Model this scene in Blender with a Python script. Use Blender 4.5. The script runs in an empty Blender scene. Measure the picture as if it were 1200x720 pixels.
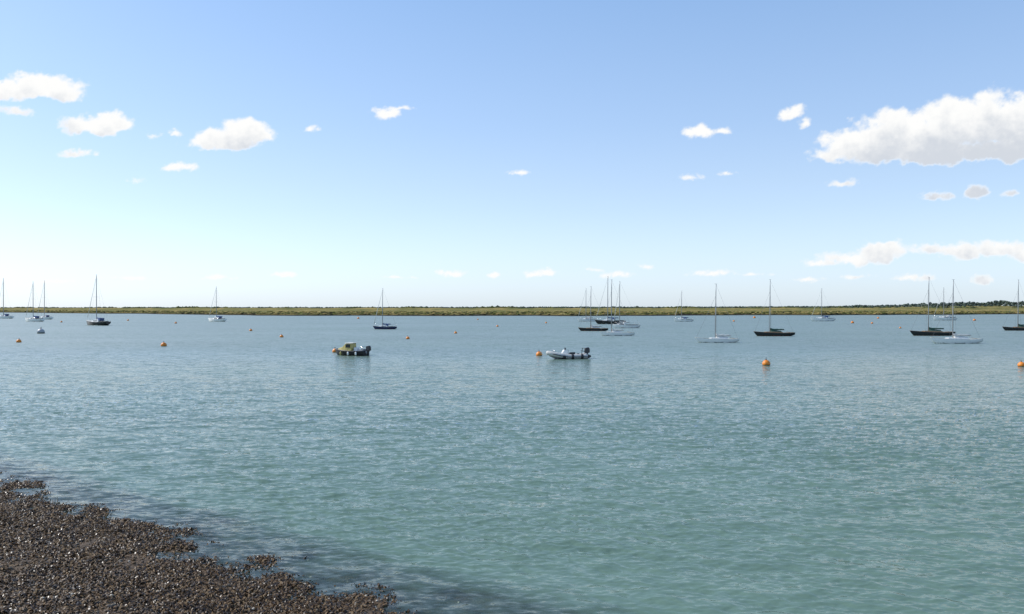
import bpy, math, numpy as np, random
from mathutils import Vector
random.seed(4); RS=np.random.RandomState(7)
sc=bpy.context.scene
F=933.33; H=5.2; HY=361.0
SUN_AZ=-72.0; SUN_EL=42.0

# ---------------- helpers ----------------
def smooth(a,b,x):
    t=np.clip((x-a)/(b-a),0,1); return t*t*(3-2*t)
_g={}
def vnoise(x,y,seed):
    if seed not in _g: _g[seed]=np.random.RandomState(seed).rand(256,256)
    g=_g[seed]; xi=np.floor(x).astype(int); yi=np.floor(y).astype(int)
    fx=x-xi; fy=y-yi; fx=fx*fx*fx*(fx*(fx*6-15)+10); fy=fy*fy*fy*(fy*(fy*6-15)+10)
    a=g[xi%256,yi%256]; b=g[(xi+1)%256,yi%256]; c=g[xi%256,(yi+1)%256]; d=g[(xi+1)%256,(yi+1)%256]
    return (a*(1-fx)+b*fx)*(1-fy)+(c*(1-fx)+d*fx)*fy
def fbm(x,y,seed,oct=5,gain=0.5):
    s=0;a=1;t=0
    for o in range(oct):
        ca,sa=math.cos(o*1.3+.4),math.sin(o*1.3+.4)
        s=s+a*vnoise((x*ca-y*sa)*2**o+17.3*o,(x*sa+y*ca)*2**o+5.1*o,seed+o); t+=a; a*=gain
    return s/t
def link(ob): sc.collection.objects.link(ob); return ob
def mesh_np(name,V,Fq,mats,smoothf=True,parent=None,mi=None):
    V=np.asarray(V,dtype=np.float32); Fq=np.asarray(Fq,dtype=np.int32); k=Fq.shape[1]
    me=bpy.data.meshes.new(name); me.vertices.add(len(V)); me.vertices.foreach_set('co',V.ravel())
    me.loops.add(Fq.size); me.loops.foreach_set('vertex_index',Fq.ravel())
    me.polygons.add(len(Fq)); me.polygons.foreach_set('loop_start',np.arange(0,Fq.size,k,dtype=np.int32))
    me.polygons.foreach_set('loop_total',np.full(len(Fq),k,dtype=np.int32))
    if mi is not None: me.polygons.foreach_set('material_index',np.asarray(mi,dtype=np.int32))
    me.polygons.foreach_set('use_smooth',np.full(len(Fq),smoothf,dtype=bool))
    me.update(calc_edges=True)
    for m in (mats if isinstance(mats,list) else [mats]): me.materials.append(m)
    ob=link(bpy.data.objects.new(name,me)); ob.parent=parent; return ob
def gridfaces(nr,nc):
    i=np.arange(nr*nc).reshape(nr,nc)
    return np.stack([i[:-1,:-1],i[:-1,1:],i[1:,1:],i[1:,:-1]],-1).reshape(-1,4)
def mesh_py(name,V,Fs,mats,smoothf=False,parent=None,mi=None):
    me=bpy.data.meshes.new(name); me.from_pydata([tuple(v) for v in V],[],Fs)
    for m in (mats if isinstance(mats,list) else [mats]): me.materials.append(m)
    for i,p in enumerate(me.polygons):
        p.use_smooth=smoothf
        if mi: p.material_index=mi[i]
    me.update(); ob=link(bpy.data.objects.new(name,me)); ob.parent=parent; return ob
def pos(px,py,z=0.0):
    d=F*(H-z)/(py-HY); return ((px-600)/F*d,d,z)

# ---------------- materials ----------------
def mat(name,col,rough=0.5,var=0.25,scale=3.0,metal=0.0,col2=None,spec=0.5):
    m=bpy.data.materials.new(name); m.use_nodes=True; nt=m.node_tree; N=nt.nodes; L=nt.links
    b=N['Principled BSDF']; b.inputs['Roughness'].default_value=rough; b.inputs['Metallic'].default_value=metal
    b.inputs['Specular IOR Level'].default_value=spec
    tc=N.new('ShaderNodeTexCoord'); n=N.new('ShaderNodeTexNoise'); n.inputs['Scale'].default_value=scale; n.inputs['Detail'].default_value=6
    L.new(tc.outputs['Object'],n.inputs['Vector'])
    r=N.new('ShaderNodeValToRGB'); r.color_ramp.elements[0].position=.3; r.color_ramp.elements[1].position=.7
    c2=col2 if col2 else tuple(c*(1-var) for c in col)
    r.color_ramp.elements[0].color=(*c2,1); r.color_ramp.elements[1].color=(*col,1)
    L.new(n.outputs['Fac'],r.inputs[0]); L.new(r.outputs[0],b.inputs['Base Color'])
    return m
M_white=mat('white_gelcoat',(.80,.80,.77),.35,.08)
M_cream=mat('cream_deck',(.62,.60,.52),.5,.15)
M_teak=mat('teak_deck',(.33,.22,.12),.6,.3,6)
M_black=mat('black_paint',(.015,.016,.02),.25,.3)
M_navy=mat('navy_paint',(.015,.03,.09),.25,.3)
M_red=mat('red_antifoul',(.28,.03,.02),.5,.3)
M_maroon=mat('maroon_paint',(.20,.02,.02),.3,.3)
M_alu=mat('mast_aluminium',(.30,.30,.30),.4,.1)
M_wood=mat('varnished_spar',(.30,.17,.07),.3,.3)
M_wire=mat('rigging_wire',(.2,.2,.21),.4,.1)
M_win=mat('tinted_window',(.02,.025,.03),.1,.1)
M_blue=mat('blue_sailcover',(.03,.08,.22),.8,.3)
M_green=mat('green_sailcover',(.03,.10,.07),.8,.3)
M_canvas=mat('canvas_white',(.66,.65,.60),.8,.2)
M_orange=mat('orange_buoy_plastic',(.80,.27,.02),.45,.35,6,col2=(.6,.16,.015))
M_weed=mat('waterline_weed',(.03,.035,.015),.8,.4)
M_tube=mat('grey_hypalon',(.52,.52,.49),.65,.15)
M_dark=mat('dark_rubber',(.025,.025,.028),.5,.3)
M_yellow=mat('yellow_grp',(.55,.45,.14),.4,.4,5)
M_grey=mat('grey_grp',(.35,.36,.37),.4,.15)
M_rope=mat('rope',(.25,.22,.16),.9,.3)
M_skinp=mat('steel_rail',(.6,.6,.6),.25,.1,metal=1)

# ---------------- generic parts ----------------
def tube(name,path,radii,m,parent,sides=10,sq=1.0,caps=True):
    P=[Vector(p) for p in path]; V=[];Fs=[]
    if not hasattr(radii,'__len__'): radii=[radii]*len(P)
    for i,p in enumerate(P):
        t=(P[min(i+1,len(P)-1)]-P[max(i-1,0)]).normalized()
        up=Vector((0,0,1)) if abs(t.z)<.9 else Vector((1,0,0))
        a=t.cross(up).normalized(); b=a.cross(t).normalized()
        for k in range(sides):
            th=2*math.pi*k/sides
            V.append(p+a*(radii[i]*math.cos(th))+b*(radii[i]*sq*math.sin(th)))
    for i in range(len(P)-1):
        for k in range(sides):
            k2=(k+1)%sides; Fs.append((i*sides+k,i*sides+k2,(i+1)*sides+k2,(i+1)*sides+k))
    if caps:
        Fs.append(tuple(range(sides-1,-1,-1))); Fs.append(tuple((len(P)-1)*sides+k for k in range(sides)))
    return mesh_py(name,V,Fs,m,True,parent)
def block(name,secs,m,parent,bev=0.03,mi=None):
    V=[];Fs=[]
    for (x,wb,wt,zb,zt) in secs: V+=[(x,-wb,zb),(x,wb,zb),(x,wt,zt),(x,-wt,zt)]
    n=len(secs)
    for i in range(n-1):
        a=i*4;b=a+4
        for k in range(4): Fs.append((a+k,a+(k+1)%4,b+(k+1)%4,b+k))
    Fs.append((3,2,1,0)); q=(n-1)*4; Fs.append((q,q+1,q+2,q+3))
    ob=mesh_py(name,V,Fs,m,False,parent)
    if bev:
        md=ob.modifiers.new('bevel','BEVEL'); md.width=bev; md.segments=2; md.limit_method='ANGLE'
    return ob
def tab(t,T): return float(np.interp(t,[a for a,_ in T],[b for _,b in T]))
BEAM=[(0,.50),(.12,.72),(.3,.93),(.48,1),(.65,.88),(.8,.62),(.9,.36),(.97,.12),(1,.02)]
def hull(L,B,Fb,draft,parent,mt,mb,md,beam=BEAM,bowrise=.45,keel=None,bands=True):
    ns=25; m=13; V=[];Fs=[];mi=[]
    keel=keel or [(0,-.35),(.1,.05),(.25,.6),(.5,1),(.75,.7),(.9,.1),(.96,-.45),(1,-.95)]
    for i in range(ns):
        t=i/(ns-1); b=max(B*tab(t,beam),.015); zs=Fb*(1+bowrise*max(0,(t-.35)/.65)**1.6+.12*max(0,(.35-t)/.35)**2)
        k=tab(t,keel); zk=-draft*k if k>0 else -k*zs
        for j in range(m):
            th=math.pi/2*j/(m-1); y=b*(math.cos(th)**.55 if j<m-1 else 0); z=zs-(zs-zk)*(math.sin(th)**1.25)
            V.append((-L/2+L*t,y,z))
        for j in range(m-2,-1,-1):
            x,y,z=V[i*(2*m-1)+j]; V.append((x,-y,z))
    w=2*m-1
    for i in range(ns-1):
        for j in range(w-1):
            a=i*w+j; f=(a,a+1,a+w+1,a+w); Fs.append(f)
            z=sum(V[q][2] for q in f)/4; mi.append(1 if z<.045 else 0)
        a=i*w; Fs.append((a,a+w,a+w+w-1,a+w-1)); mi.append(2)
    Fs.append(tuple(range(w-1,-1,-1))); mi.append(0)
    ob=mesh_py('hull',V,Fs,[mt,mb,md],False,parent,mi)
    for p in ob.data.polygons: p.use_smooth = (p.material_index!=2 and len(p.vertices)==4)
    for sgn in (1,-1):
        tube('toe_rail',[(V[i*w][0],sgn*V[i*w][1],V[i*w][2]+.015) for i in range(ns)],.022,md,parent,6)
    return ob
def empty(name,loc,yaw):
    e=bpy.data.objects.new(name,None); e.empty_display_size=.5; link(e); e.location=loc; e.rotation_euler=(0,0,yaw); return e

def yaw_for(w,L,u,sign):
    best=None
    for k in range(0,80):
        d=math.radians(k)*sign; ph=math.pi-d
        v=-(math.cos(ph)-u*math.sin(ph))*L
        e=abs(v-w)
        if best is None or e<best[0]-1e-4: best=(e,ph)
    return best[1]

def sailboat(px,py,wpx,top,style='white',L=None,kind='day',cover=None,sign=1,mt=.52,heel=0):
    x,y,_=pos(px,py); s=y/F; w=wpx*s; L=L or w; mh=(py-top)*s
    ph=yaw_for(w,L,x/y,sign) if L>w*1.02 else math.pi+random.uniform(-.04,.04)
    e=empty('sailboat',(x,y,0),ph); e.rotation_euler=(heel,0,ph)
    mt_,mb,md={'white':(M_white,M_navy,M_cream),'whiter':(M_white,M_red,M_cream),'black':(M_black,M_maroon,M_teak),'red':(M_black,M_red,M_teak),
           'navy':(M_navy,M_red,M_white),'dark':(M_black,M_white,M_cream)}[style]
    cruiser=kind=='cruiser'
    Fb=(.10 if cruiser else .078)*L; B=(.16 if cruiser else .125)*L; dr=.09*L
    hull(L,B,Fb,dr,e,mt_,mb,md)
    mx=-L/2+L*mt
    dk=Fb*1.02
    if cruiser:
        block('cabin',[(mx-.20*L,B*.62,B*.52,dk-.05,dk+.055*L),(mx+.02*L,B*.6,B*.48,dk,dk+.052*L),(mx+.16*L,B*.34,B*.22,dk+.01*L,dk+.03*L)],M_white,e)
        for sg in (1,-1):
            block('cabin_window',[(mx-.16*L,.02,.02,dk+.018*L,dk+.04*L),(mx+.03*L,.02,.02,dk+.018*L,dk+.038*L)],M_win,e,0).location=(0,sg*B*.575,0)
        block('sprayhood',[(mx-.24*L,B*.5,B*.4,dk+.03*L,dk+.10*L),(mx-.17*L,B*.5,B*.38,dk+.045*L,dk+.095*L),(mx-.13*L,B*.46,B*.40,dk+.05*L,dk+.056*L)],cover or M_blue,e)
        block('cockpit_well',[(-L/2+.06*L,B*.3,B*.3,dk-.02,dk+.022*L),(mx-.22*L,B*.42,B*.42,dk-.02,dk+.022*L)],M_dark,e,.02)
        for sg in (1,-1):
            tube('guard_rail',[(-L*.47,sg*B*.5,dk+.6),(-L*.3,sg*B*.86,dk+.6),(0,sg*B*.95,dk+.62),(L*.3,sg*B*.6,dk+.68),(L*.46,sg*B*.1,dk+.8)],.012,M_skinp,e,5)
            for q,bb in ((-.47,.5),(-.3,.86),(-.1,.95),(.1,.94),(.3,.6)):
                tube('stanchion',[(L*q,sg*B*bb,dk-.02),(L*q,sg*B*bb,dk+.62)],.014,M_skinp,e,5)
    else:
        block('coaming',[(mx-.30*L,B*.40,B*.38,dk-.05,dk+.022*L),(mx-.06*L,B*.58,B*.54,dk-.05,dk+.03*L),(mx+.10*L,B*.42,B*.36,dk-.02,dk+.03*L),(mx+.15*L,.05,.04,dk,dk+.026*L)],M_teak if style in('black','red') else M_white,e,.02)
        block('cockpit_cover',[(mx-.28*L,B*.33,B*.05,dk+.015*L,dk+.045*L),(mx-.02*L,B*.48,B*.05,dk+.026*L,dk+.075*L)],cover or M_canvas,e,.03)
        tube('tiller',[(-L*.42,0,dk+.05),(-L*.30,0,dk+.22)],.025,M_wood,e,6)
    r=.0075*mh
    tube('mast',[(mx,0,dk-.1),(mx-.02,0,mh*.5),(mx-.05,0,mh*.85),(mx-.09,0,mh)],[r,r,r*.85,r*.55],M_alu,e,8)
    tube('masthead_fitting',[(mx-.25,0,mh+.0),(mx+.15,0,mh+.02)],.02,M_alu,e,5)
    bl=.36*L; bz=dk+.09*L if cruiser else dk+.065*L
    tube('boom',[(mx-.05,0,bz),(mx-bl,0,bz+.02)],.05,M_alu,e,8)
    n=9
    tube('furled_mainsail',[(mx-.08-(bl-.2)*i/(n-1),.0,bz+.12+.02*math.sin(i*2.1)+(.12 if i==0 else 0)) for i in range(n)],
         [.14-.07*i/(n-1)+.012*math.sin(i*3.3) for i in range(n)],cover or M_canvas,e,9,1.25)
    bow=(L*.47,0,Fb*1.38); hd=mh*(.97 if cruiser else .80); mtop=(mx-.05,0,hd)
    tube('forestay',[mtop,bow],.012,M_wire,e,5)
    if cruiser:
        a=Vector(mtop); b=Vector(bow)
        tube('furled_jib',[a.lerp(b,.06),a.lerp(b,.5),a.lerp(b,.93)],[.03,.055,.075],M_canvas,e,8)
    tube('backstay',[(mx-.08,0,mh*.99),(-L*.48,0,Fb*1.1)],.01,M_wire,e,5)
    sz=mh*.56; sw=B*.55
    tube('spreader',[(mx-.03,-sw,sz),(mx-.03,sw,sz)],.022,M_alu,e,6)
    for sg in (1,-1):
        tube('shroud',[(mx-.05,0,hd),(mx-.03,sg*sw,sz),(mx-.05,sg*B*.95,dk)],.010,M_wire,e,5)
    block('rudder',[(-L*.46,.03,.03,-dr*.8,.0),(-L*.36,.03,.03,-dr*1.2,.02)],mb,e,0)
    return e

boats=[
 (5,373.5,20,326,'white',10.5,'cruiser',M_blue,1,.55),
 (40,377,21,330,'whiter',9.8,'cruiser',M_blue,1,.55),
 (52,374.5,18,329,'white',9.5,'cruiser',None,1,.5),
 (114,381.5,26,322,'dark',10.5,'cruiser',M_blue,1,.53),
 (254,377,20,336,'white',9.6,'cruiser',M_blue,1,.52),
 (451,386,28,338,'navy',None,'cruiser',M_blue,1,.60),
 (688,376.8,23,338,'whiter',None,'cruiser',M_canvas,1,.56),
 (695,388,35,336,'red',None,'day',M_canvas,1,.58),
 (715,380,36,324,'dark',None,'cruiser',M_blue,1,.58),
 (734,384.5,32,330,'whiter',None,'cruiser',M_canvas,1,.75),
 (723,393.5,41,328,'white',None,'day',M_canvas,1,.66),
 (801,377,23,341,'white',None,'cruiser',M_blue,1,.60),
 (840,401.5,51,333,'white',None,'day',M_canvas,1,.53),
 (907,394,48,328,'black',None,'day',M_green,1,.60),
 (964,376.5,29,338,'white',None,'cruiser',M_blue,1,.54),
 (1092,393.5,52,325,'black',None,'day',M_green,1,.58),
 (1107,375.5,28,337,'whiter',None,'cruiser',M_canvas,1,.54),
 (1120,402.5,60,328,'white',None,'day',M_canvas,1,.56),
 (1194,387.5,40,328,'black',None,'day',M_green,1,.53),
]
for b in boats: sailboat(b[0],b[1],b[2],b[3],b[4],b[5],b[6],b[7],b[8],b[9],heel=random.uniform(-.012,.012))

# ---------------- outboard ----------------
def outboard(e,x,z,s=1.0):
    block('outboard_cowl',[(x-.32*s,.12*s,.09*s,z+.02,z+.34*s),(x-.20*s,.17*s,.13*s,z-.04,z+.46*s),(x+.08*s,.16*s,.11*s,z-.02,z+.40*s),(x+.14*s,.10*s,.07*s,z+.04,z+.3*s)],M_black,e,.04)
    block('outboard_leg',[(x-.16*s,.06*s,.07*s,z-.75*s,z-.02),(x+.02*s,.05*s,.09*s,z-.75*s,z-.02)],M_dark,e,.015)
    block('outboard_bracket',[(x,.14*s,.14*s,z-.25*s,z-.02),(x+.16*s,.14*s,.14*s,z-.25*s,z-.02)],M_grey,e,.01)
    tube('tiller_arm',[(x+.1*s,0,z+.12),(x+.5*s,.1,z+.2)],.025*s,M_dark,e,6)

# ---------------- RIB ----------------
def rib(px,py,L):
    x,y,_=pos(px,py); e=empty('inflatable_boat',(x,y,0),math.pi+.22)
    B=.80; R=.24
    pts=[]
    for (a,b) in [(-.50,.80),(-.25,.84),(0,.84),(.2,.78),(.33,.60),(.43,.34),(.485,.12)]: pts.append((a*L,b*B,.24+max(0,a-.05)*.85))
    full=pts+[(.497*L,0,.24+.45*.85)]+[(p[0],-p[1],p[2]) for p in reversed(pts)]
    rad=[R*.99]*6+[R*.92,R*.88,R*.92]+[R*.99]*6
    pp=np.array(full); tt=np.arange(len(pp)); t2=np.linspace(0,len(pp)-1,57)
    full=[tuple(np.interp(t,tt,pp[:,k]) for k in range(3)) for t in t2]; rad=list(np.interp(t2,tt,rad))
    tube('inflatable_tubes',full,rad,M_tube,e,16)
    for sg in (1,-1):
        tube('tube_end_cone',[(-.5*L,sg*.8*B,.24),(-.54*L,sg*.8*B,.25),(-.60*L,sg*.8*B,.26)],[R,R*.8,R*.35],M_dark,e,14)
        tube('rub_strip',[(p[0]*1.002,p[1]+sg*(R*.99),p[2]-.02) for p in full if p[1]*sg>.3],.045,M_dark,e,6)
        for a in (-.35,-.1,.12):
            tube('grab_patch',[(a*L-.14,sg*.835*B,.24),(a*L+.14,sg*.838*B,.24)],R*1.03,M_dark,e,16)
    V=[];Fs=[]
    secs=[(-.49,.62,.1,-.12),(0,.66,.1,-.2),(.25,.5,.16,-.12),(.46,.05,.45,.28)]
    for a,b,zt,zk in secs: V+=[(a*L,-b,zt),(a*L,0,zk),(a*L,b,zt)]
    for i in range(3):
        q=i*3; Fs+=[(q,q+1,q+4,q+3),(q+1,q+2,q+5,q+4),(q+2,q,q+3,q+5)]
    Fs.append((0,2,1)); mesh_py('hull_floor',V,Fs,M_grey,False,e)
    block('transom',[(-.495*L,.6,.62,-.05,.55),(-.47*L,.6,.62,-.05,.55)],M_grey,e,.01)
    block('steering_console',[(-.02*L,.30,.27,.1,.86),(.08*L,.32,.26,.1,.92),(.13*L,.30,.15,.1,.6)],M_white,e,.03)
    block('windscreen',[(.035*L,.26,.20,.91,1.14),(.05*L,.26,.20,.90,1.14)],M_win,e,0)
    tube('steering_wheel',[(-.04*L,.16*math.cos(k*math.pi/6),.74+.16*math.sin(k*math.pi/6)) for k in range(13)],.016,M_dark,e,6,caps=False)
    block('jockey_seat',[(-.22*L,.20,.17,.1,.66),(-.08*L,.20,.17,.1,.64)],M_dark,e,.04)
    block('bow_locker',[(.2*L,.30,.26,.15,.52),(.33*L,.2,.15,.2,.58)],M_dark,e,.03)
    for k in range(4):
        a=-.40+k*.2
        tube('grab_line',[((a+.02*j)*L*1.0,.84*B+.06,.46-.05*math.sin(j/9*math.pi)) for j in range(10)],.012,M_rope,e,5)
    tube('bow_rail',[(.30*L,.35,.45),(.34*L,.28,.85),(.38*L,0,.93),(.34*L,-.28,.85),(.30*L,-.35,.45)],.025,M_skinp,e,6)
    outboard(e,-.52*L,.60,1.2)
    tube('radar_arch',[(-.44*L,.5,.3),(-.46*L,.46,1.05),(-.46*L,-.46,1.05),(-.44*L,-.5,.3)],.035,M_dark,e,7)
    return e
rib(664,420.5,4.0)
# ---------------- yellow launch ----------------
def launch(px,py,L):
    x,y,_=pos(px,py); e=empty('small_motorboat',(x,y,0),math.pi-.35)
    beam=[(0,.85),(.3,1),(.6,.92),(.8,.65),(.93,.3),(1,.05)]
    hull(L,.80,.50,.2,e,M_dark,M_weed,M_grey,beam,.35,[(0,.6),(.5,1),(.8,.5),(.93,-.1),(1,-.7)])
    block('cuddy_cabin',[(-.10*L,.62,.50,.48,1.34),(.10*L,.60,.46,.48,1.30),(.20*L,.54,.44,.52,.92),(.38*L,.24,.16,.58,.74)],M_yellow,e,.05)
    block('cabin_roof',[(-.16*L,.56,.52,1.345,1.40),(.12*L,.52,.46,1.31,1.37)],M_canvas,e,.02)
    for sg in (1,-1):
        block('side_window',[(-.07*L,.012,.012,.86,1.22),(.075*L,.012,.012,.86,1.20)],M_win,e,0).location=(0,sg*.578,0)
    block('windscreen',[(.125*L,.38,.34,1.0,1.22),(.185*L,.38,.34,.92,1.0)],M_win,e,0)
    block('stern_bench',[(-.46*L,.5,.5,.46,.72),(-.32*L,.5,.5,.46,.70)],M_grey,e,.03)
    block('engine_box',[(-.25*L,.25,.22,.46,.88),(-.13*L,.25,.22,.46,.88)],M_white,e,.03)
    tube('rubbing_band',[(-.5*L,.70,.46),(-.2*L,.83,.46),(.1*L,.79,.5),(.3*L,.56,.56),(.48*L,.06,.66),(.3*L,-.56,.56),(.1*L,-.79,.5),(-.2*L,-.83,.46),(-.5*L,-.70,.46)],.07,M_dark,e,8)
    for q in (-.3,-.05,.2):
        for sg in(1,-1):
            yy=.90 if q<.1 else .80
            tube('fender',[(q*L,sg*yy,.05),(q*L,sg*yy,.12),(q*L,sg*yy,.36),(q*L,sg*yy,.44)],[.03,.10,.10,.03],M_white if q<0 else M_yellow,e,10)
    tube('handrail',[(-.44*L,.6,.5),(-.44*L,.58,.98),(-.44*L,-.58,.98),(-.44*L,-.6,.5)],.03,M_skinp,e,6)
    outboard(e,-.54*L,.55,1.2)
    return e
launch(411,416.5,3.9)

# ---------------- buoys ----------------
def buoy(px,py,rpx,m=None):
    x,y,_=pos(px,py); r=rpx*y/F
    prof=[(-.62,.55),(-.5,.80),(-.2,.97),(.1,1.0),(.35,.94),(.6,.78),(.8,.56),(.92,.33),(.97,.16),(1.08,.14),(1.16,.12),(1.2,.02)]
    n=20;V=[];Fs=[];mi=[]
    for z,q in prof:
        for k in range(n): V.append((r*q*math.cos(2*math.pi*k/n),r*q*math.sin(2*math.pi*k/n),r*(z+.35)))
    for i in range(len(prof)-1):
        for k in range(n):
            Fs.append((i*n+k,i*n+(k+1)%n,(i+1)*n+(k+1)%n,(i+1)*n+k)); mi.append(1 if i<2 else (2 if i>7 else 0))
    e=empty('mooring_buoy',(x,y,0),random.random()*6)
    e.rotation_euler=(random.uniform(-.12,.12),random.uniform(-.12,.12),0)
    mesh_py('float',V,Fs,[m or M_orange,M_weed,M_dark],True,e,mi)
    tube('ring',[(r*.22*math.cos(k*math.pi/6),0,r*(1.62+.22*math.sin(k*math.pi/6))) for k in range(13)],r*.05,M_wire,e,6,caps=False)
    return e
for b in [(192,406,3.4),(22,401.5,2.8),(330,395.5,2.2),(478,397.5,2.2),(632,417,3.8),(898,428,4.6),(1197,429.5,4.0),(206,379.3,1.4),(294,388,1.8),
          (534,391,1.8),(583,383,1.4),(999,379,1.8),(1022,379.5,1.3),(393,413,3.4),(884,373,1.5),(420,373.8,1.4),(1029,373.5,1.3),(150,376,1.2),(640,379,1.2),(1142,376,1.6),(860,377,1.2),(1055,385,1.3),(560,375,1.0),(72,378,1.2)]:
    buoy(*b)
buoy(48,391,4.2,M_grey)
def rope(p,q,name='mooring_rope',sag=.25):
    p=Vector(p);q=Vector(q)
    tube(name,[p.lerp(q,i/10)-Vector((0,0,sag*math.sin(math.pi*i/10))) for i in range(11)],.018,M_rope,None,5)
a=Vector(pos(632,417)); b=Vector(pos(642,420.5)); rope((a.x,a.y,.4),(b.x+.2,b.y,.5))

# ---------------- beach ----------------
A=np.array([-14.6,22.4]); T=np.array([11.75,-8.7]); T/=np.linalg.norm(T); Nn=np.array([T[1],-T[0]])
if Nn[1]>0: Nn=-Nn
def shore_sp(x,y):
    dx=x-A[0]; dy=y-A[1]; return dx*T[0]+dy*T[1], dx*Nn[0]+dy*Nn[1]
def beach_h(s,p):
    h=.065*p+.012
    h=h+(fbm(s*.35,p*.35,11,4)-.5)*.16+(fbm(s*1.3,p*2.0,21,4)-.5)*.15+(fbm(s*7,p*7,31,4)-.5)*.05
    h=np.where(p>5.5,h+2.6*smooth(5.5,9,p),h)
    h=np.where(p<-2,h+(p+2)*.12,h)
    return h
def axis(a,b,fa,fb,step,coarse):
    return np.concatenate([np.arange(a,fa,coarse),np.arange(fa,fb,step),np.arange(fb,b+coarse,coarse)])
S=axis(-40,60,-4,19,.03,.5); Pp=axis(-12,40,-1.8,5.2,.03,.4)
SS,PP=np.meshgrid(S,Pp); hh=beach_h(SS,PP)
X=A[0]+SS*T[0]+PP*Nn[0]; Y=A[1]+SS*T[1]+PP*Nn[1]
def beachmat():
    m=bpy.data.materials.new('weedy_shingle'); m.use_nodes=True; nt=m.node_tree;N=nt.nodes;L=nt.links;b=N['Principled BSDF']
    tc=N.new('ShaderNodeTexCoord')
    v=N.new('ShaderNodeTexVoronoi'); v.inputs['Scale'].default_value=22; L.new(tc.outputs['Object'],v.inputs['Vector'])
    n=N.new('ShaderNodeTexNoise'); n.inputs['Scale'].default_value=1.3; n.inputs['Detail'].default_value=8; L.new(tc.outputs['Object'],n.inputs['Vector'])
    r=N.new('ShaderNodeValToRGB'); r.color_ramp.elements[0].color=(.025,.015,.007,1); r.color_ramp.elements[1].color=(.15,.095,.05,1)
    r.color_ramp.elements[0].position=.25; r.color_ramp.elements[1].position=.95
    L.new(v.outputs['Color'],r.inputs[0])
    r2=N.new('ShaderNodeValToRGB'); r2.color_ramp.elements[0].color=(.04,.025,.011,1); r2.color_ramp.elements[1].color=(.12,.078,.042,1)
    L.new(n.outputs['Fac'],r2.inputs[0])
    mx=N.new('ShaderNodeMix'); mx.data_type='RGBA'; mx.inputs[0].default_value=.5; L.new(r.outputs[0],mx.inputs[6]); L.new(r2.outputs[0],mx.inputs[7])
    L.new(mx.outputs[2],b.inputs['Base Color']); b.inputs['Roughness'].default_value=.6; b.inputs['Specular IOR Level'].default_value=.2
    bp=N.new('ShaderNodeBump'); bp.inputs['Distance'].default_value=.02; L.new(v.outputs['Distance'],bp.inputs['Height']); L.new(bp.outputs[0],b.inputs['Normal'])
    return m
mesh_np('beach_ground',np.stack([X,Y,hh],-1).reshape(-1,3),gridfaces(len(Pp),len(S)),beachmat())
import bmesh
def ico(sub):
    bm=bmesh.new(); bmesh.ops.create_icosphere(bm,subdivisions=sub,radius=1); bm.verts.ensure_lookup_table()
    V=np.array([v.co[:] for v in bm.verts]); Fc=np.array([[v.index for v in f.verts] for f in bm.faces]); bm.free(); return V,Fc
def scatter_blobs(name,C,R3,mats,sub=1,jit=.2,mi=None,sm=True):
    V0,F0=ico(sub); n=len(C); k=len(V0)
    th=RS.rand(n)*6.28; ca,sa=np.cos(th)[:,None],np.sin(th)[:,None]
    W=V0[None]*R3[:,None,:]*(1+jit*(RS.rand(n,k,1)-.5)*2)
    Vx=W[...,0]*ca-W[...,1]*sa; Vy=W[...,0]*sa+W[...,1]*ca
    V=np.stack([Vx,Vy,W[...,2]],-1)+C[:,None,:]
    Fc=(F0[None]+(np.arange(n)*k)[:,None,None]).reshape(-1,3)
    return mesh_np(name,V.reshape(-1,3),Fc,mats,sm,mi=None if mi is None else np.repeat(mi,len(F0)))
n=15000; s=RS.rand(n)*22-3; p=RS.rand(n)**.9*6.6-1.0
r=.012+.032*RS.rand(n)**3; h=beach_h(s,p)
C=np.stack([A[0]+s*T[0]+p*Nn[0],A[1]+s*T[1]+p*Nn[1],h+r*.3],-1)
M_peb=[mat('pebble_brown',(.17,.11,.06),.7,.4,8,spec=.2),mat('pebble_grey',(.22,.18,.135),.7,.3,8,spec=.2),mat('shell_pale',(.6,.53,.42),.7,.2,8,spec=.2)]
scatter_blobs('pebbles',C,np.stack([r*1.2,r,r*.6],-1),M_peb,1,.15,RS.choice([0,1,2],n,p=[.68,.25,.07]))
n=100000; s=RS.rand(n)*23-3; p=RS.rand(n)*7.2-1.5
cl=fbm(s*1.1,p*1.1,51,4); keep=(cl+RS.rand(n)*.3)>.52; s=s[keep];p=p[keep];n=len(s)
h=beach_h(s,p); keep=h>-.06; s=s[keep];p=p[keep];h=h[keep];n=len(s)
ax=A[0]+s*T[0]+p*Nn[0]; ay=A[1]+s*T[1]+p*Nn[1]
th=RS.rand(n)*6.28; ln=.04+.09*RS.rand(n); wd=.006+.012*RS.rand(n); hz=.01+.045*RS.rand(n)
V=[]
for q,(t,zz,ww) in enumerate([(0,-.01,.7),(.33,.8,1),(.66,1.,1.2),(1,.3,.6)]):
    tw=th+.6*(RS.rand(n)-.5)
    cx=ax+np.cos(tw)*ln*t; cy=ay+np.sin(tw)*ln*t; cz=h+hz*zz
    px_,py_=-np.sin(th)*wd*ww,np.cos(th)*wd*ww
    tl=(RS.rand(n)-.5)*.02
    V.append(np.stack([cx+px_,cy+py_,cz+tl],-1)); V.append(np.stack([cx-px_,cy-py_,cz-tl],-1))
V=np.stack(V,1).reshape(-1,3); base=(np.arange(n)*8)[:,None,None]
Fq=(np.array([[0,1,3,2],[2,3,5,4],[4,5,7,6]])[None]+base).reshape(-1,4)
M_sw=[mat('seaweed_brown',(.105,.060,.024),.5,.4,8,spec=.2),mat('seaweed_dark',(.036,.021,.010),.36,.4,8,spec=.3),mat('seaweed_dry',(.22,.15,.08),.7,.4,8,spec=.15)]
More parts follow.
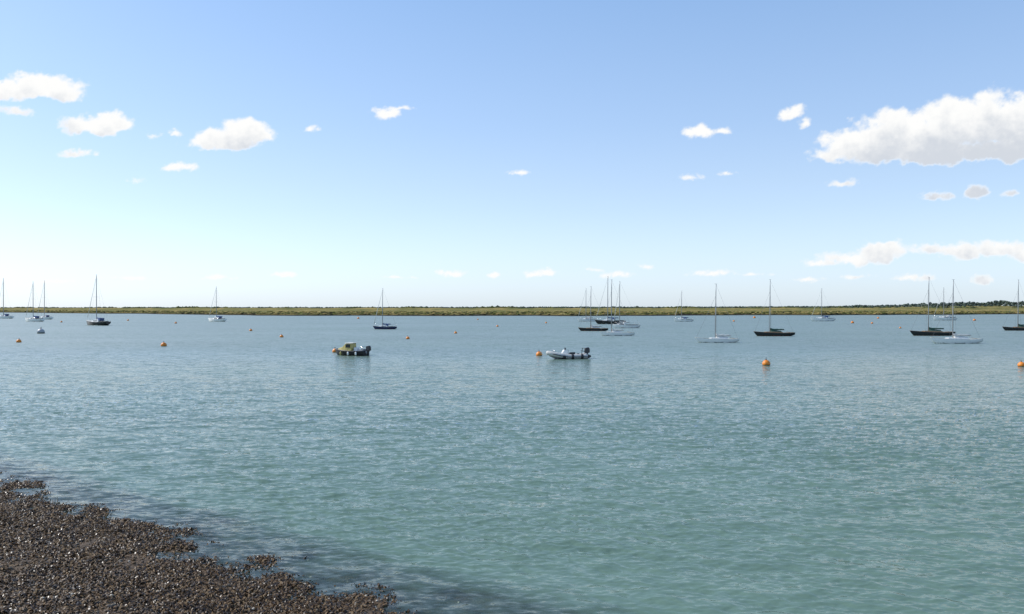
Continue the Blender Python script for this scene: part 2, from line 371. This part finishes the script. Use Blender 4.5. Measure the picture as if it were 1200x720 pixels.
mesh_np('seaweed',V,Fq,M_sw,True,mi=np.repeat(RS.choice([0,1,2],n,p=[.42,.41,.17]),3))

# ---------------- water ----------------
def fft_tile(Nt,Lt,lmin,lmax,winddir,rms_slope,spread,seed):
    rs=np.random.RandomState(seed); k=np.fft.fftfreq(Nt,Lt/Nt)*2*np.pi; KX,KY=np.meshgrid(k,k,indexing='ij'); K=np.hypot(KX,KY)+1e-9
    lam=2*np.pi/K; D=np.abs((KX*math.cos(winddir)+KY*math.sin(winddir))/K)**spread
    P=K**-3.6*D*np.exp(-(lam/lmax)**3)*smooth(lmin*.6,lmin,lam); P[0,0]=0
    Z=(rs.randn(Nt,Nt)+1j*rs.randn(Nt,Nt))*np.sqrt(P); h=np.fft.ifft2(Z).real
    gx=np.fft.ifft2(1j*KX*np.fft.fft2(h)).real; gy=np.fft.ifft2(1j*KY*np.fft.fft2(h)).real
    sc_=rms_slope/np.sqrt((gx**2+gy**2).mean()); return h*sc_
def samp(tile,Lt,x,y):
    Nt=tile.shape[0]; fx=(x/Lt*Nt); fy=(y/Lt*Nt); xi=np.floor(fx).astype(int); yi=np.floor(fy).astype(int); a=fx-xi;b=fy-yi
    g=lambda i,j: tile[i%Nt,j%Nt]
    return (g(xi,yi)*(1-a)+g(xi+1,yi)*a)*(1-b)+(g(xi,yi+1)*(1-a)+g(xi+1,yi+1)*a)*b
WD=math.radians(78)
t1=fft_tile(1024,34.0,.13,.75,WD,.20,2.2,1); t2=fft_tile(512,61.0,.8,2.4,WD+.2,.045,3,2)
ypx=np.concatenate([np.arange(700,40,-.5),np.arange(40,8,-.5),np.array([7,6,5,4,3,2,1.2,.6,.3])])
yd=F*H/ypx
uu=np.concatenate([np.linspace(-1.6,-.74,60)[:-1],np.linspace(-.74,.74,1500),np.linspace(.74,1.6,60)[1:]])
U,YD=np.meshgrid(uu,yd); XD=U*YD
row=np.abs(np.gradient(yd))[:,None]
gust=.7+.6*smooth(.3,.7,fbm(XD*.06,YD*.09,151,4))
Z=samp(t1,34.0,XD+3,YD)*(1-smooth(.14,.5,row+0*XD))*gust+samp(t2,61.0,XD*.97+.1*YD+11,YD*.98-.1*XD)*(1-smooth(.5,1.6,row+0*XD))
s,p=shore_sp(XD,YD); Z*=.15+.85*smooth(0.2,5,-p)
dep=-beach_h(s,p); dep=np.where(YD>60,5,dep)
wob=mesh_np('water',np.stack([XD,YD,Z],-1).reshape(-1,3),gridfaces(len(yd),len(uu)),bpy.data.materials.new('estuary_water'))
at=wob.data.attributes.new('water_depth','FLOAT','POINT'); at.data.foreach_set('value',np.clip(dep,-1,5).astype(np.float32).ravel())
at=wob.data.attributes.new('chop','FLOAT','POINT'); at.data.foreach_set('value',(smooth(.08,1.4,row+0*XD)).astype(np.float32).ravel())
wm=wob.data.materials[0]; wm.use_nodes=True; nt=wm.node_tree;N=nt.nodes;L=nt.links; N.clear()
def nn(t,**k):
    x=N.new(t)
    for a,b in k.items(): setattr(x,a,b)
    return x
out=nn('ShaderNodeOutputMaterial'); geo=nn('ShaderNodeNewGeometry')
def slope(scale,rot,strx,amp,detail):
    mp=nn('ShaderNodeMapping'); mp.inputs['Rotation'].default_value=(0,0,rot); mp.inputs['Scale'].default_value=(scale*strx,scale,scale)
    L.new(geo.outputs['Position'],mp.inputs['Vector'])
    n=nn('ShaderNodeTexNoise'); n.inputs['Scale'].default_value=1; n.inputs['Detail'].default_value=detail; n.inputs['Roughness'].default_value=.6
    L.new(mp.outputs[0],n.inputs['Vector'])
    a=nn('ShaderNodeVectorMath',operation='SUBTRACT'); a.inputs[1].default_value=(.5,.5,.5); L.new(n.outputs['Color'],a.inputs[0])
    b=nn('ShaderNodeVectorMath',operation='MULTIPLY'); b.inputs[1].default_value=(amp*.7,amp*1.2,0); L.new(a.outputs[0],b.inputs[0]); return b
atc=nn('ShaderNodeAttribute'); atc.attribute_name='chop'
s1=slope(6.0,.2,.5,.7,3); s2=slope(1.7,-.15,.4,.42,2)
mp=nn('ShaderNodeMapping'); mp.inputs['Scale'].default_value=(.012,.035,1); L.new(geo.outputs['Position'],mp.inputs['Vector'])
g=nn('ShaderNodeTexNoise'); g.inputs['Scale'].default_value=1; g.inputs['Detail'].default_value=4; L.new(mp.outputs[0],g.inputs['Vector'])
gm=nn('ShaderNodeMapRange'); gm.inputs[1].default_value=.3; gm.inputs[2].default_value=.7; gm.inputs[3].default_value=.7; gm.inputs[4].default_value=1.25; L.new(g.outputs['Fac'],gm.inputs[0])
ad=nn('ShaderNodeVectorMath',operation='ADD'); L.new(s1.outputs[0],ad.inputs[0]); L.new(s2.outputs[0],ad.inputs[1])
scv=nn('ShaderNodeVectorMath',operation='SCALE'); L.new(ad.outputs[0],scv.inputs[0]); L.new(gm.outputs[0],scv.inputs['Scale'])
ad2=nn('ShaderNodeVectorMath',operation='ADD'); L.new(scv.outputs[0],ad2.inputs[0]); L.new(geo.outputs['Normal'],ad2.inputs[1])
nz=nn('ShaderNodeVectorMath',operation='NORMALIZE'); L.new(ad2.outputs[0],nz.inputs[0])
fr=nn('ShaderNodeFresnel'); fr.inputs['IOR'].default_value=1.33; L.new(nz.outputs[0],fr.inputs['Normal'])
ms=nn('ShaderNodeMapRange'); ms.inputs[3].default_value=.92; ms.inputs[4].default_value=.60; L.new(atc.outputs['Fac'],ms.inputs[0])
fm=nn('ShaderNodeMath',operation='MULTIPLY'); L.new(fr.outputs[0],fm.inputs[0]); L.new(ms.outputs[0],fm.inputs[1])
gl=nn('ShaderNodeBsdfGlossy'); L.new(nz.outputs[0],gl.inputs['Normal'])
rr=nn('ShaderNodeMapRange'); rr.inputs[3].default_value=.06; rr.inputs[4].default_value=.40; L.new(atc.outputs['Fac'],rr.inputs[0]); L.new(rr.outputs[0],gl.inputs['Roughness'])
df=nn('ShaderNodeBsdfDiffuse'); L.new(nz.outputs[0],df.inputs['Normal'])
mpc=nn('ShaderNodeMapping'); mpc.inputs['Scale'].default_value=(.03,.06,1); L.new(geo.outputs['Position'],mpc.inputs['Vector'])
nc=nn('ShaderNodeTexNoise'); nc.inputs['Detail'].default_value=3; nc.inputs['Scale'].default_value=1; L.new(mpc.outputs[0],nc.inputs['Vector'])
rc=nn('ShaderNodeValToRGB'); rc.color_ramp.elements[0].position=.3; rc.color_ramp.elements[1].position=.7
rc.color_ramp.elements[0].color=(.105,.168,.130,1); rc.color_ramp.elements[1].color=(.125,.20,.155,1); L.new(nc.outputs['Fac'],rc.inputs[0]); L.new(rc.outputs[0],df.inputs['Color'])
tr=nn('ShaderNodeBsdfTransparent'); tr.inputs['Color'].default_value=(.75,.85,.82,1)
atn=nn('ShaderNodeAttribute'); atn.attribute_name='water_depth'
md=nn('ShaderNodeMapRange'); md.inputs[1].default_value=-.01; md.inputs[2].default_value=.30; L.new(atn.outputs['Fac'],md.inputs[0])
m1=nn('ShaderNodeMixShader'); L.new(md.outputs[0],m1.inputs[0]); L.new(tr.outputs[0],m1.inputs[1]); L.new(df.outputs[0],m1.inputs[2])
m2=nn('ShaderNodeMixShader'); L.new(fm.outputs[0],m2.inputs[0]); L.new(m1.outputs[0],m2.inputs[1]); L.new(gl.outputs[0],m2.inputs[2]); L.new(m2.outputs[0],out.inputs[0])

# ---------------- far marsh ----------------
um=np.linspace(-1.3,1.3,1900)
shp=np.interp((um*F+600),[-700,0,100,200,285,300,500,700,900,1050,1200,1900],[366.0,366.6,367.5,368.6,369.8,370.3,370.6,370.4,369.8,369.2,368.6,367.6])
D0=F*H/(shp-HY)*(1+.06*(fbm(um*14,um*0,61,5)-.5)*2)
off=np.concatenate([[-8,-2,0,.8,1.6,2.4,3.5,5],np.arange(8,120,4),np.arange(120,420,8),np.arange(420,900,25),[950,1050,1200,1500,2000,3000,5000,9000]])
DD=D0[None,:]+off[:,None]; XX=um[None,:]*DD; OO=off[:,None]+0*DD
z=-.4+1.45*smooth(-2,4,OO)+smooth(4,380,OO)*2.2
z+= (fbm(XX*.09,DD*.05,71,5)-.45)*1.3*smooth(2,20,OO)
z-= 1.2*smooth(.06,0,np.abs(fbm(XX*.012,DD*.012,81,3)-.5))*smooth(200,0,OO)*smooth(0,3,OO)
z+= 1.8*np.exp(-((OO-380)/18)**2)
z+= smooth(500,3000,OO)*np.where(XX>0,1.5,0.4)
z+= 7*np.exp(-((XX-1150)/420)**2)*smooth(700,1300,OO)
def marshmat():
    m=bpy.data.materials.new('saltmarsh_grass'); m.use_nodes=True; nt=m.node_tree;N=nt.nodes;L=nt.links;b=N['Principled BSDF']; b.inputs['Roughness'].default_value=.9; b.inputs['Specular IOR Level'].default_value=.05
    g=N.new('ShaderNodeNewGeometry'); mp=N.new('ShaderNodeMapping'); mp.inputs['Scale'].default_value=(.035,.02,.3); L.new(g.outputs['Position'],mp.inputs['Vector'])
    n=N.new('ShaderNodeTexNoise'); n.inputs['Scale'].default_value=1; n.inputs['Detail'].default_value=8; n.inputs['Roughness'].default_value=.65; L.new(mp.outputs[0],n.inputs['Vector'])
    r=N.new('ShaderNodeValToRGB'); e=r.color_ramp.elements; e[0].position=.34; e[0].color=(.09,.105,.03,1); e[1].position=.66; e[1].color=(.30,.225,.08,1)
    k=e.new(.5); k.color=(.18,.155,.05,1)
    L.new(n.outputs['Fac'],r.inputs[0])
    sx=N.new('ShaderNodeSeparateXYZ'); L.new(g.outputs['Position'],sx.inputs[0])
    mr=N.new('ShaderNodeMapRange'); mr.inputs[1].default_value=.55; mr.inputs[2].default_value=1.0; L.new(sx.outputs['Z'],mr.inputs[0])
    mx=N.new('ShaderNodeMix'); mx.data_type='RGBA'; mx.inputs[6].default_value=(.035,.030,.020,1); L.new(mr.outputs[0],mx.inputs[0]); L.new(r.outputs[0],mx.inputs[7]); L.new(mx.outputs[2],b.inputs['Base Color'])
    return m
mesh_np('saltmarsh_terrain',np.stack([XX,DD,z],-1).reshape(-1,3),gridfaces(len(off),len(um)),marshmat(),False)
n=5000; u=RS.rand(n)*2-1; d0=np.interp(u,um,D0); o=4+RS.rand(n)**2*160; d=d0+o
C=np.stack([u*d,d,1.2+o*.006],-1); r=.5+.7*RS.rand(n)
scatter_blobs('marsh_grass_tussocks',C,np.stack([r*1.8,r,r*.4],-1),[mat('tussock_green',(.12,.13,.035),.9,.4,.3,spec=.05),mat('tussock_straw',(.29,.225,.085),.9,.4,.3,spec=.05),mat('tussock_dark',(.06,.06,.025),.9,.4,.3,spec=.05)],1,.35,RS.choice([0,1,2],n,p=[.4,.4,.2]),False)
n=7000; u=RS.rand(n)*2.2-1.1; d=np.interp(u,um,D0)+385+RS.rand(n)*260; den=fbm(u*30,u*0+2,91,4); k=(den+RS.rand(n)*.35)>.66; u=u[k];d=d[k];den=den[k];n=len(u)
r=.8+1.2*RS.rand(n)*np.clip((den-.4)*5,.2,1.4); C=np.stack([u*d,d,3.3+r*.5+RS.rand(n)*.7],-1)
scatter_blobs('distant_scrub',C,np.stack([r*1.7,r,r],-1),[mat('scrub_green',(.11,.125,.045),.9,.4,.2,spec=.05),mat('scrub_dark',(.07,.085,.05),.9,.4,.2,spec=.05)],1,.3,RS.choice([0,1],n),False)
n=9000; px=1200*RS.rand(n)**.6*1.5-150; u=(px-600)/F; d=1700+RS.rand(n)*500
hmax=np.interp(px,[-150,300,560,900,960,1010,1050,1090,1130,1160,1200,1400,1700],[1.5,1.5,2,3.0,4.5,6,9,12,14,15,14,13,9])*(.55+.9*fbm(u*60,u*0+3,95,4))
zz=3.5+np.maximum(hmax,1)*RS.rand(n)**.8; r=1.2+1.8*RS.rand(n)
C=np.stack([u*d,d,zz],-1)
scatter_blobs('distant_trees',C,np.stack([r*1.4,r*1.3,r],-1),[mat('haze_tree_green',(.10,.13,.10),.9,.35,.1,spec=.05),mat('haze_tree_dark',(.07,.095,.085),.9,.35,.1,spec=.05)],1,.35,RS.choice([0,1],n),False)

# ---------------- clouds on a sky dome ----------------
az=np.radians(np.arange(-52,52.01,.06)); el=np.radians(np.arange(.2,34,.06))
AZ,EL=np.meshgrid(az,el); cu=np.tan(AZ)*F; cv=np.tan(EL)/np.cos(AZ)*F
CL=[(50,102,48,17,1.1),(8,108,34,14,1.0),(80,112,22,10,.9),(20,130,26,7,.85),(116,148,40,15,1.1),(92,143,26,9,.9),(88,181,22,6,.85),(206,198,22,7,.85),
 (262,166,42,14,1.15),(284,153,28,15,1.1),(305,160,20,9,.9),(235,168,20,7,.8),(180,158,10,6,.6),(207,156,8,5,.5),(365,150,9,6,.75),(455,132,20,8,.95),(472,127,16,5,.8),
 (530,321,20,5,.9),(577,322,12,4,.7),(626,321,16,5,.9),(642,320,14,5,.85),(612,202,18,4,.65),(820,156,22,9,.9),(845,154,16,6,.75),(928,133,22,9,.85,-.4),(944,144,12,6,.7,-.5),(855,203,13,4,.5),(812,209,18,5,.45),(160,212,18,5,.4),
 (1005,172,44,24,1.2),(1062,160,52,32,1.3),(1110,150,42,34,1.3),(1152,146,44,34,1.35),(1200,150,50,36,1.35),(1255,156,50,30,1.2),(1085,180,100,16,1.3),(975,184,34,9,1.0),(1170,178,80,14,1.2),
 (987,215,20,7,.85),(1102,229,20,6,.75),(1144,227,15,10,1.05),(1184,227,13,5,.85),
 (1030,297,30,14,1.15),(1000,303,40,9,1.0),(965,308,26,5,.8),(1095,293,34,7,1.0),(1130,295,34,10,1.0),(1172,294,40,12,1.1),(1210,300,30,12,1),(1151,328,12,7,.85),(1000,323,26,5,.75),(835,320,24,5,.75),(722,322,18,5,.65),(330,322,26,4,.5),(255,325,22,4,.5),(460,325,30,3,.5),
 (880,322,22,4,.5),(945,328,26,5,.6),(1070,325,30,5,.6),(755,313,12,4,.45),(700,316,14,4,.45),(150,326,34,4,.5),(60,330,30,4,.5),(-120,150,80,25,1),(-230,230,70,18,1),(1400,220,90,25,1),(1500,120,80,25,1)]
dens=np.full(AZ.shape,-1.0)
wx=(fbm(cu/24,cv/20,101,5,.6)-.5)*26; wy=(fbm(cu/22+9,cv/18,111,5,.6)-.5)*18
fine=fbm(cu/13,cv/9.5,121,5,.68)-.5
fine2=fbm(cu/20,cv/17,131,6,.66)-.5
for c in CL:
    cx=c[0]-600; cy=HY-c[1]; rx,ry=c[2]*1.08,c[3]*1.08; rot=c[5] if len(c)>5 else 0
    sc_=min(1,ry/14); X_=cu+wx*sc_-cx; Y_=cv+wy*sc_-cy
    if rot: X_,Y_=X_*math.cos(rot)-Y_*math.sin(rot),X_*math.sin(rot)+Y_*math.cos(rot)
    Yn=np.where(Y_<0,Y_/(ry*.7),Y_/ry)
    dd=(1-np.sqrt((X_/rx)**2+Yn**2)); big=min(1,max(0,(ry-7)/10))
    dd=np.minimum(dd*(1.0+1.1*big),1.1)+(fine*(1-big)+fine2*big)*(1.7)+(c[4]-1)*.5
    dens=np.maximum(dens,dd)
alpha=smooth(-.15,.72,dens)
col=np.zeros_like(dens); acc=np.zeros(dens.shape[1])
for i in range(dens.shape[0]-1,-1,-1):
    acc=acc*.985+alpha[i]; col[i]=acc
shade=np.clip(smooth(8,40,col+26*fine2+8*fine)*smooth(.3,1,alpha),0,1)*.85  # underside shade, built up from the cloud cover above each row
R=9000.0
V=np.stack([R*np.sin(AZ)*np.cos(EL),R*np.cos(AZ)*np.cos(EL),R*np.sin(EL)],-1).reshape(-1,3)
mc=bpy.data.materials.new('cloud_vapour'); mc.use_nodes=True; nt=mc.node_tree;N=nt.nodes;L=nt.links;N.clear()
o=N.new('ShaderNodeOutputMaterial'); a1=N.new('ShaderNodeAttribute'); a1.attribute_name='cloud_cover'; a2=N.new('ShaderNodeAttribute'); a2.attribute_name='cloud_shade'
em=N.new('ShaderNodeEmission'); cm=N.new('ShaderNodeMix'); cm.data_type='RGBA'; cm.inputs[6].default_value=(1.0,1.0,.99,1); cm.inputs[7].default_value=(.60,.65,.73,1)  # self-lit clouds: sunlit white and grey underside shade painted into the emission colour
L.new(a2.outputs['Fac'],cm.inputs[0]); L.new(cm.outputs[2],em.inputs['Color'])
tp=N.new('ShaderNodeBsdfTransparent'); mm=N.new('ShaderNodeMixShader'); L.new(a1.outputs['Fac'],mm.inputs[0]); L.new(tp.outputs[0],mm.inputs[1]); L.new(em.outputs[0],mm.inputs[2]); L.new(mm.outputs[0],o.inputs[0])
try: mc.cycles.emission_sampling='NONE'
except Exception as ex: print(ex)
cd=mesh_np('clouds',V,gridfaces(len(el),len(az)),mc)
for nm,arr in (('cloud_cover',alpha),('cloud_shade',shade)):
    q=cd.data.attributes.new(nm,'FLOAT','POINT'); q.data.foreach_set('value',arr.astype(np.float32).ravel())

# ---------------- world, sun, camera ----------------
w=bpy.data.worlds.new('World'); sc.world=w; w.use_nodes=True; nt=w.node_tree;N=nt.nodes;L=nt.links
bg=N['Background']; sk=N.new('ShaderNodeTexSky'); sk.sky_type='NISHITA'; sk.sun_disc=False
sk.sun_elevation=math.radians(SUN_EL); sk.sun_rotation=math.radians(SUN_AZ%360); sk.altitude=0; sk.air_density=1.0; sk.dust_density=1.0; sk.ozone_density=1.5
tc=N.new('ShaderNodeTexCoord'); sx=N.new('ShaderNodeSeparateXYZ'); L.new(tc.outputs['Generated'],sx.inputs[0])
rp=N.new('ShaderNodeValToRGB'); L.new(sx.outputs['Z'],rp.inputs[0]); e=rp.color_ramp.elements
e[0].position=0; e[0].color=(.48,.61,.93,1); e[1].position=.45; e[1].color=(.53,.57,.62,1)
k=e.new(.15); k.color=(.50,.55,.66,1)
mu=N.new('ShaderNodeVectorMath'); mu.operation='MULTIPLY'; L.new(sk.outputs[0],mu.inputs[0]); L.new(rp.outputs[0],mu.inputs[1])
hz=N.new('ShaderNodeValToRGB'); L.new(sx.outputs['Z'],hz.inputs[0]); e=hz.color_ramp.elements
e[0].position=0; e[0].color=(.49,.53,.545,1); e[1].position=1.0; e[1].color=(.07,.15,.32,1)
for ps,cc in ((.06,(.42,.475,.51)),(.12,(.34,.415,.485)),(.22,(.25,.345,.47)),(.36,(.17,.28,.45))):
    k=e.new(ps); k.color=(*cc,1)
m3=N.new('ShaderNodeVectorMath'); m3.operation='SCALE'; m3.inputs['Scale'].default_value=1/.15; L.new(hz.outputs[0],m3.inputs[0])
m4=N.new('ShaderNodeVectorMath'); m4.operation='ADD'; L.new(mu.outputs[0],m4.inputs[0]); L.new(m3.outputs[0],m4.inputs[1])
L.new(m4.outputs[0],bg.inputs['Color']); bg.inputs['Strength'].default_value=.15
sl=bpy.data.lights.new('sun','SUN'); sl.energy=4.4; sl.angle=math.radians(.5); sl.color=(1,.96,.90)
so=link(bpy.data.objects.new('sun',sl))
a_,e_=math.radians(SUN_AZ),math.radians(SUN_EL)
sd=Vector((math.sin(a_)*math.cos(e_),math.cos(a_)*math.cos(e_),math.sin(e_))); so.rotation_euler=(-sd).to_track_quat('-Z','Y').to_euler(); so.location=sd*50+Vector((0,0,20))
cam=bpy.data.cameras.new('camera'); cam.lens=28; cam.sensor_width=36; cam.clip_end=30000; cam.clip_start=.1
co=link(bpy.data.objects.new('camera',cam)); co.location=(0,0,H); co.rotation_euler=(math.radians(90+math.degrees(math.atan(1/F))),0,0)
sc.camera=co
sc.view_settings.view_transform='Standard'; sc.view_settings.look='None'; sc.view_settings.exposure=0
